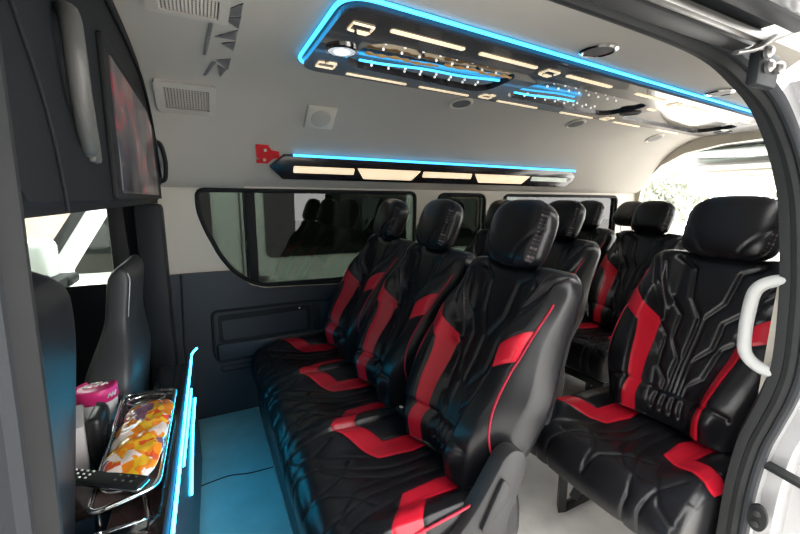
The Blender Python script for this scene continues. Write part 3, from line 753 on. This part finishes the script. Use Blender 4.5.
# candy bag
def bag(name, loc, rx, ry, rz, m, label, rot):
    vs, fs = [], []; nu, nv = 46, 60
    rng = random.Random(2)
    for i in range(nv+1):
        for j in range(nu):
            a = 2*PI*j/nu; q = -1+2*i/nv
            w = (1-abs(q)**6)**.3*.82+.18; th = (1-abs(q)**2.5)**.6
            x = math.cos(a); z = math.sin(a)
            x = math.copysign(abs(x)**.8, x)
            cr = .05*math.sin(9*q+3*x*2)+.04*math.sin(17*q-5*x)+.035*math.sin(23*x+8*q+2*a)
            vs.append((rx*w*x*(1+cr*.5), ry*q, rz*(z*th*(1+cr*1.6)+.02*x)))
    for i in range(nv):
        for j in range(nu): fs.append((i*nu+j, i*nu+(j+1) % nu, (i+1)*nu+(j+1) % nu, (i+1)*nu+j))
    fs.append(tuple(range(nu-1, -1, -1))); fs.append(tuple(nv*nu+k for k in range(nu)))
    o = mesh_obj(name, vs, fs, m); o.location = loc; o.rotation_euler = rot; return tag(o, label, 'snack bag')
bag('snack_bag', (-.172, 1.065, .525), .056, .15, .025, CANDY, 'shiny orange and white snack bag lying on the tray', (math.radians(6), 0, math.radians(-6)))

# remote control
rm = empty('remote_control', (-.222, .932, .5185), 'black remote control with pale buttons lying across the tray', 'remote control', None, math.radians(-27))
rm.rotation_euler = (0, math.radians(0), math.radians(-34))
box('body', (0, 0, 0), (.18, .036, .014), RUBBER, rm, .006)
tube('edge', rounded([(-.089, -.0175, -.004), (.089, -.0175, -.004), (.089, .0175, -.004), (-.089, .0175, -.004)], .008, 4), .0025, CHROME, rm, 6, True)
for i in range(4):
    for j in range(3):
        box('button', (-.078+i*.014, -.010+j*.010, .008), (.005, .004, .003), WHITE, rm, .001, None, 1)
for i in range(3):
    for j in range(2): box('button', (.03+i*.018, -.007+j*.014, .008), (.006, .005, .003), HANDLE_G, rm, .001, None, 1)
# pink-lidded tub
tb = empty('snack_tub', (-.315, 1.355, .455), 'round tub with bright pink lid at the back of the console', 'tub')
lathe('tub_body', [(.044, 0), (.048, .005), (.049, .03), (.049, .066), (.046, .07)], (0, 0, 0), WHITE, tb)
ld = lathe('lid', [(.051, .064), (.053, .067), (.053, .098), (.051, .103), (.046, .105), (.043, .101), (.012, .101)], (0, 0, 0), PINK, tb)
tube('lid_script', [(-.028+.0046*i, .005*math.sin(i*1.9)-.004+.0012*i, .103) for i in range(13)], .003, WHITE, ld, 6)
tube('lid_script', [(-.016+.0046*i, .022+.002*math.sin(i*2.2), .103) for i in range(7)], .0024, WHITE, ld, 6)
tube('lid_mark', [(.0535*math.cos(a), .0535*math.sin(a), .083+.006*math.sin(a*30)) for a in np.linspace(-.9, -.35, 14)], .0022, WHITE, ld, 6)
# carton and leather pouch
ct = box('carton', (-.322, 1.13, .5175), (.055, .135, .125), PAPERGREY, None, .006, Matrix.Rotation(math.radians(12), 3, 'Z'))
tag(ct, 'plain grey carton standing on the console in front of the pink-lidded tub', 'box')
po = empty('leather_pouch', (-.272, 1.15, .457), 'upright black ribbed leather pouch between the grey carton and the snack bag', 'pouch')
bm = bmesh.new(); add_box(bm, (0, 0, .06), (.032, .10, .12), .014, None, 4); bm_obj('body', bm, BLACK_L, po, True)
for i in range(5): tube('rib', [(.016, -.036, .025+.013*i), (.018, 0, .028+.013*i), (.016, .036, .025+.013*i)], .003, GREY_L, po, 6)
tube('strap', smooth_path([(.015, -.042, .015), (.022, -.01, .06), (.016, .025, .112), (-.006, .035, .122)], 5), .004, GREY_L, po, 6)

# ------------------------------------------------------------------ ceiling fixtures
PZ = 1.556
lp = empty('ceiling_light_panel', (1.75, 1.25, PZ), 'long dark ceiling light panel with mirror insets, warm light bars and a blue glowing edge', 'ceiling light')
def dr(x): return .062*(x-.40)
def P(x, y, z=0.): return (x-1.75, y+dr(x)-1.25, z)
YN, YFz = .955, 1.462
out = rounded([P(.345, YN), P(3.22, YN), P(3.22, YFz-.06), P(.345, YFz)], .075, 8)
insets = []
for x0, x1 in ((.475, 1.085), (1.215, 1.965), (2.085, 2.99)):
    insets.append([(p[0], p[1], 0) for p in rounded([P(x0, 1.10), P(x1, 1.10), P(x1+.02, 1.36), P(x0-.02, 1.345)], .09, 6)])
sheet_with_holes('panel', out, insets, GLOSS_B, lp, .026, (0, 0, 1))
for q in insets:
    prism('mirror_inset', [(x, y, .012) for x, y, _ in q], (0, 0, .004), MIRROR, lp)
led = [(x, y, .022) for x, y, _ in rounded([P(.333, YN-.012), P(3.22, YN-.012), P(3.22, YFz-.05), P(.333, YFz+.012)], .085, 8)]
# blue strip: near edge and front edge, open at the far side
k0 = 9; nl = len(led)
ne = led[9:18][::-1]+led[0:9][::-1]+led[27:36][::-1]
tube('blue_led_strip', ne, .0055, BLUE, lp, 8)
def bar(x0, x1, y, w=.013, m=WARM):
    return prism('light_bar', rounded([P(x0, y-w/2, -.003), P(x1, y-w/2, -.003), P(x1, y+w/2, -.003), P(x0, y+w/2, -.003)], w*.45, 4), (0, 0, .006), m, lp)
for x0, x1 in ((.49, .745), (.805, 1.065), (1.225, 1.50), (1.675, 1.91), (2.11, 2.36), (2.62, 2.85)): bar(x0, x1, 1.018, .018)
for x0, x1 in ((.505, .76), (.82, 1.077), (1.247, 1.515), (1.69, 1.96), (2.16, 2.43), (2.63, 2.90)): bar(x0, x1, 1.421, .014)
def chevron(x, y, s, fl):
    c = tube('light_chevron', [P(x-.012, y-fl*.022*s, -.002), P(x-.030*s, y-fl*.018*s, -.002), P(x-.030*s, y+fl*.025*s, -.002), P(x+.030*s, y+fl*.025*s, -.002), P(x+.030*s, y-.0, -.002)], .0032, WARM, lp, 6)
    prism('light_patch', [P(x+.028*s, y-fl*.032*s, -.003), P(x+.034*s, y-fl*.014*s, -.003), P(x-.006*s, y-fl*.014*s, -.003), P(x+.002*s, y-fl*.032*s, -.003)], (0, 0, .005), WARM, lp)
chevron(.415, 1.05, 1.0, -1); chevron(.415, 1.37, 1., 1)
for x in (1.145, 2.03): chevron(x, 1.035, 1.0, -1); chevron(x+.01, 1.385, .95, 1)
bar(2.995, 3.05, 1.20, .03, WARM_DIM); bar(2.0, 2.07, 1.14, .02)
for x in (2.02, 3.10): lathe('round_port', [(.05, 0), (.05, -.004), (.036, -.006), (.034, -.002)], P(x, 1.24), RUBBER, lp, 28)
sp = lathe('spot_lamp', [(.05, .0), (.05, -.006), (.043, -.009), (.040, -.006)], P(.418, 1.215), CHROME, lp, 30)
lathe('spot_lens', [(.024, -.006), (.024, -.009), (.01, -.0105)], P(.418, 1.215), SPOT, sp, 24)
lathe('spot_ring', [(.041, -.0055), (.041, -.0072), (.026, -.0078)], P(.418, 1.215), LENS, sp, 28)
# wavy gilt and blue strips with star lamps over the two front insets
for x0, x1, yb in ((.495, .76, 1.205), (.775, 1.07, 1.165)):
    pts = [P(x, yb+.010*math.sin((x-x0)*42)*.5-.02*(x-x0)*2, .002) for x in np.linspace(x0, x1, 30)]
    tube('gilt_strip', pts, [.0075+.003*math.sin(i*1.3) for i in range(30)], GOLD, lp, 8, False, .5)
for x0, x1, ya, yb in ((.50, 1.055, 1.275, 1.205), (1.225, 1.57, 1.285, 1.245)):
    pts = [P(x, ya+(yb-ya)*(x-x0)/(x1-x0)+.006*math.sin((x-x0)*20), .002) for x in np.linspace(x0, x1, 24)]
    tube('inner_blue_strip', pts, .0065, BLUE, lp, 8, False, .5)
for x0, n, dxs in ((.53, 8, .066), (1.29, 8, .066)):
    for i in range(n):
        for j, yy in enumerate((1.13, 1.175, 1.295, 1.325)):
            lathe('star_lamp', [(.004, 0), (.004, -.003), (.002, -.005)], P(x0+i*dxs+.012*j, yy-.002*i, .012), STAR, lp, 8)

def surf(y):
    pts = prof_path(0, .4); best = min(range(len(pts)-1), key=lambda i: abs((pts[i].y+pts[i+1].y)/2-y))
    a, b = pts[best], pts[best+1]; t = (y-a.y)/(b.y-a.y+1e-9); p = a.lerp(b, t); d = (b-a).normalized(); n = Vector((0, -d.z, d.y))
    if n.z > 0: n = -n
    return p.z, n
# vent frames
def surf_frame(x, y, off=0.):
    z, n = surf(y); X = Vector((1, 0, 0)); T = n.cross(X).normalized()
    M = Matrix((X, T, n)).transposed()      # columns: along, around, inward normal
    return Vector((x, y, z))+n*off, M
def vent(x, y, w, h, label, off):
    o, M = surf_frame(x, y, off); e = empty('air_vent', o, label, 'air vent', 'square air vents in the front roof panel'); e.rotation_euler = M.to_euler()
    outl = rounded([(-w/2, -h/2, .004), (w/2, -h/2, .004), (w/2, h/2, .004), (-w/2, h/2, .004)], .012, 4)
    hole = rounded([(-w/2+.028, -h/2+.022, .004), (w/2-.024, -h/2+.022, .004), (w/2-.024, h/2-.026, .004), (-w/2+.028, h/2-.026, .004)], .004, 3)
    sheet_with_holes('frame', outl, [hole], VENT_G, e, .014, (0, 0, 1))
    box('duct', (0, 0, .004), (w-.05, h-.045, .004), VENT_D, e, 0)
    n = 8
    for i in range(n): box('louvre', (0, -h/2+.034+(h-.07)*i/(n-1), .012), (w-.054, .005, .008), VENT_G, e, .001, Matrix.Rotation(.5, 3, 'X'), 1)
    m_ = 15
    for i in range(m_): box('louvre_rib', (-w/2+.034+(w-.066)*i/(m_-1), 0, .013), (.0032, h-.052, .006), VENT_D, e, .001, None, 1)
    return e
vent(-.018, 1.792, .205, .155, 'square grey air vent in the roof lining above the far end of the television', .016)
vent(.008, 1.12, .18, .155, 'square grey air vent cut by the top of the photo, nearer the roof centre', .018)
# square speaker on the curved edge
o, M = surf_frame(.52, 1.832, .0); s = empty('roof_speaker', o, 'square cream speaker with round grey grille on the curved roof edge', 'speaker'); s.rotation_euler = M.to_euler()
box('frame', (0, 0, .006), (.135, .125, .016), CREAM_P, s, .006)
lathe('grille', [(.046, .012), (.046, .0165), (.03, .0185), (.01, .019)], (0, 0, 0), VENT_G, s, 32)
# round roof lamps
for x, y, lab in ((1.18, .912, 'round chrome roof lamp nearest the door, over the front bench'), (2.10, .985, 'round pale-rimmed roof lamp near the door pillar, over the single seat'),
                  (1.16, 1.63, 'round roof lamp on the window side above the middle of the wall light bar'), (2.02, 1.672, 'round roof lamp on the window side above the rear end of the wall light bar'),
                  (2.88, 1.715, 'round roof lamp on the window side close to the tailgate opening')):
    o, M = surf_frame(x, y, 0.); d = empty('roof_lamp', o, lab, 'roof lamp', 'round roof lamps'); d.rotation_euler = M.to_euler()
    near = y < 1.2
    lathe('rim', [(.058, -.002), (.058, .006), (.050, .010), (.044, .006)], (0, 0, 0), CHROME if near else CREAM_P, d, 36)
    lathe('lens', [(.044, .004), (.044, .0065), (.02, .0075)], (0, 0, 0), VENT_D, d, 30)
tube_w = None
# metal decal: a run of triangles along the roof step
dc = empty('roof_decal', (.140, 1.40, 1.574), 'row of grey metal triangle decals along the step of the roof lining', 'decal')
def tri(nm, pts):
    out = []
    for x, y in pts:
        z, n = surf(y); p = Vector((x, y, z))+n*.0175; out.append((p.x-.172, p.y-1.40, p.z-1.574))
    prism(nm, out, (0, 0, -.002), DECAL, dc)
for q in ([(.16, 1.09), (.16, 1.16), (.11, 1.20), (.11, 1.17)], [(.162, 1.17), (.162, 1.25), (.12, 1.20)], [(.162, 1.26), (.162, 1.34), (.105, 1.34)], [(.162, 1.35), (.162, 1.43), (.125, 1.385)],
          [(.09, 1.22), (.10, 1.22), (.085, 1.50), (.075, 1.50)], [(.158, 1.50), (.155, 1.60), (.115, 1.53)], [(.105, 1.55), (.115, 1.55), (.085, 1.66), (.075, 1.66)], [(.15, 1.60), (.13, 1.66), (.12, 1.57)]):
    tri('triangle', q)

# wall light bar
wb = empty('wall_light_bar', (1.36, 1.99, 1.26), 'slim dark wall light bar with warm lamps and a blue strip above the side windows', 'wall light')
AT = Vector((0, 1.962, 1.318)); AB = Vector((0, 2.026, 1.212)); dn = (AB-AT); Ln = dn.length; dn.normalize(); nb_ = Vector((0, -dn.z, dn.y))
if nb_.y > 0: nb_ = -nb_
def B(x, q, off=0.):   # q 0 at the top edge, 1 at the bottom
    p = AT+dn*(q*Ln)+nb_*off; return (x-1.36, p.y-1.99, p.z-1.26)
prism('body', [B(.372, .0), B(2.34, .0), B(2.405, .30), B(2.405, .75), B(2.36, 1.), B(.372, 1.), B(.308, .5)], tuple(nb_*.022), GLOSS_B, wb, .002)
def wbar(x0, x1, q0, q1, m, tr=0.): return prism('lamp', rounded([B(x0, q0, .0215), B(x1, q0, .0215), B(x1-tr, q1, .0215), B(x0+tr, q1, .0215)], .006, 3), tuple(nb_*.004), m, wb)
wbar(.42, .735, .40, .68, WARM); wbar(.75, 1.135, .38, .86, WARM, .045); wbar(1.155, 1.50, .40, .68, WARM); wbar(1.52, 1.98, .40, .86, WARM, .05); wbar(2.0, 2.34, .42, .66, WARM_DIM)
tube('blue_led_strip', [B(.415, -.02, .016), B(2.385, -.02, .016)], .0068, BLUE, wb, 8)

# red sticker ahead of the bar
st = empty('red_sticker', (.29, 1.965, 1.31), 'small red cut-out sticker beside the pointed end of the wall light bar', 'sticker')
def S(x, q): p = AT+dn*(q*Ln)+nb_*(-.002); return (x-.29, p.y-1.965, p.z-1.31)
prism('emblem', [S(.245, -.32), S(.30, -.32), S(.318, -.12), S(.35, -.08), S(.355, .16), S(.325, .22), S(.30, .42), S(.25, .42), S(.25, .30), S(.268, .26), S(.25, .18)], tuple(nb_*.006), RED, st)
for x, q in ((.288, -.12), (.286, .27)): prism('dot', [S(x-.006, q-.05), S(x+.006, q-.05), S(x+.006, q+.05), S(x-.006, q+.05)], tuple(nb_*.0085), CREAM_P, st)

# pale grab handle on the door pillar
gh = empty('grab_handle', (1.13, .37, .83), 'pale D-shaped grab handle on the door pillar in front of the single seat', 'grab handle')
gp = smooth_path([(.02, -.035, .112), (.008, .008, .10), (.0, .032, .075), (.0, .038, .02), (.0, .038, -.03), (.0, .032, -.075), (.008, .008, -.103), (.02, -.035, -.115)], 6)
tube('grip', gp, .0135, HANDLE_W, gh, 14)
for z in (.108, -.111): box('mount', (.03, -.03, z), (.03, .05, .05), HANDLE_W, gh, .01)

# ------------------------------------------------------------------ outside
GZ = -.62
struct(box('ground', (4, 3, GZ-.05), (60, 60, .1), CONCRETE, None, 0))
wl = struct(box('wall_outside', (0, 8.2, 1.0), (26, .3, 3.3), BRICK, None, 0))
struct(box('sky_blocker', (-1.8, -2.1, 1.7), (6.2, .3, 4.7), mat('blocker_grey', (.11, .11, .105), .9, noise=.15, nscale=2), None, 0))  # unseen slab added behind the camera to block sky light entering the door
van = empty('parked_van', (0.4, 3.75, GZ), 'white van parked alongside, seen through the side windows', 'van')
vx = .4
body = [(-1.62, .30), (-1.62, .95), (-1.45, 1.16), (-.92, 1.26), (-.55, 1.86), (-.30, 1.98), (3.2, 2.0), (3.3, 1.85), (3.32, .35), (3.2, .28)]
bo = [(x-vx, -.82, z) for x, z in body]
prism('body', rounded(bo, .08, 4), (0, 1.64, 0), CARWHITE, van, .03)
def vwin(nm, q, m=CARGLASS): return prism(nm, rounded([(x-vx, -.829, z) for x, z in q], .05, 4), (0, .012, 0), m, van)
vwin('side_window', [(-.72, 1.27), (-.40, 1.80), (.06, 1.80), (.06, 1.27)])
vwin('side_window', [(.40, 1.30), (.40, 1.80), (1.55, 1.80), (1.55, 1.30)])
vwin('side_window', [(1.68, 1.30), (1.68, 1.80), (3.0, 1.80), (3.0, 1.30)])
vwin('windscreen_edge', [(-.90, 1.29), (-.56, 1.83), (-.50, 1.83), (-.83, 1.29)], RUBBER)
for x in (.24, 1.62): tube('door_seam', [(x-vx, -.831, .35), (x-vx, -.831, 1.85)], .006, RUBBER, van, 6)
box('door_handle', (.33-vx, -.84, 1.15), (.16, .03, .04), RUBBER, van, .01)
for x in (-1.0, 2.4):
    w_ = lathe('wheel', [(.20, -.1), (.32, -.09), (.33, -.06), (.33, .06), (.32, .09), (.20, .1)], (x-vx, -.73, .33), TIRE, van, 40, (0, -1, 0))
    lathe('hubcap', [(.20, .10), (.19, .105), (.05, .12)], (x-vx, -.73, .33), STEEL, w_, 30, (0, -1, 0))
mr = empty('wing_mirror', (-.68, 2.30, .82), 'big white wing mirror outside the front door window', 'mirror')
bm = bmesh.new(); add_box(bm, (0, 0, 0), (.13, .16, .20), .04, None, 4); bm_obj('housing', bm, CARWHITE, mr, True)
bm = bmesh.new(); add_box(bm, (.02, 0, -.095), (.22, .15, .05), .02, None, 3); bm_obj('lower_housing', bm, RUBBER, mr, True)
box('stalk', (.08, -.10, -.09), (.07, .16, .045), RUBBER, mr, .015)

def tree(x, y, h, r, seed, label):
    t_ = empty('tree', (x, y, GZ), label, 'tree', 'trees behind the van')
    rng = random.Random(seed)
    tube('trunk', [(0, 0, 0), (.05, 0, h*.3), (0, .06, h*.6)], [.16, .12, .07], BARK, t_, 10)
    vs, fs = [], []
    for k in range(900):
        a = rng.random()*2*PI; b = math.acos(2*rng.random()-1); q = r*(rng.random()**.4)*(1+.25*math.sin(3*a+seed)+.2*math.sin(5*b))
        c = Vector((q*math.sin(b)*math.cos(a), q*math.sin(b)*math.sin(a), h*.68+.62*q*math.cos(b)))
        n = Vector((rng.gauss(0, 1), rng.gauss(0, 1), rng.gauss(0, 1))).normalized(); u = n.orthogonal().normalized()*(.10+.10*rng.random()); w = n.cross(u).normalized()*u.length*.6
        i = len(vs); vs += [c-u, c+w, c+u, c-w]; fs.append((i, i+1, i+2, i+3))
    mesh_obj('foliage', vs, fs, LEAF, t_, False)
tree(15.0, 8.6, 2.6, 1.5, 1, 'leafy tree beyond the open tailgate, left of the single seat headrest')
tree(18.5, 5.2, 2.4, 1.6, 2, 'wider leafy tree beyond the open tailgate, directly above the single seat headrest')

# ------------------------------------------------------------------ light
w = bpy.data.worlds.new('World'); SC.world = w; w.use_nodes = True
nt = w.node_tree; bg = nt.nodes['Background']
bg.inputs[0].default_value = (1., .985, .96, 1); bg.inputs[1].default_value = 13.5

# ------------------------------------------------------------------ camera
yaw, pit, rol = math.radians(27.08), math.radians(9.96), math.radians(.377)
cy_, sy_, cp_, sp_ = math.cos(yaw), math.sin(yaw), math.cos(pit), math.sin(pit)
f = Vector((sy_*cp_, cy_*cp_, -sp_)); r0 = Vector((cy_, -sy_, 0)); u0 = r0.cross(f)
R_ = r0*math.cos(rol)+u0*math.sin(rol); U_ = -r0*math.sin(rol)+u0*math.cos(rol)
cam = bpy.data.cameras.new('Camera'); co = bpy.data.objects.new('Camera', cam); COL.objects.link(co)
Mx = Matrix((R_, U_, -f)).transposed().to_4x4(); Mx.translation = Vector((0, 0, 1.108)); co.matrix_world = Mx
cam.sensor_width = 36; cam.lens = 386.5/800*36; cam.clip_start = .01; cam.clip_end = 200
SC.camera = co
SC.view_settings.view_transform = 'Standard'; SC.view_settings.look = 'None'; SC.view_settings.gamma = 1.; SC.view_settings.use_curve_mapping = False
SC.view_settings.exposure = -0.68
SC.cycles.use_denoising = True
SC.cycles.max_bounces = 10; SC.cycles.transparent_max_bounces = 12
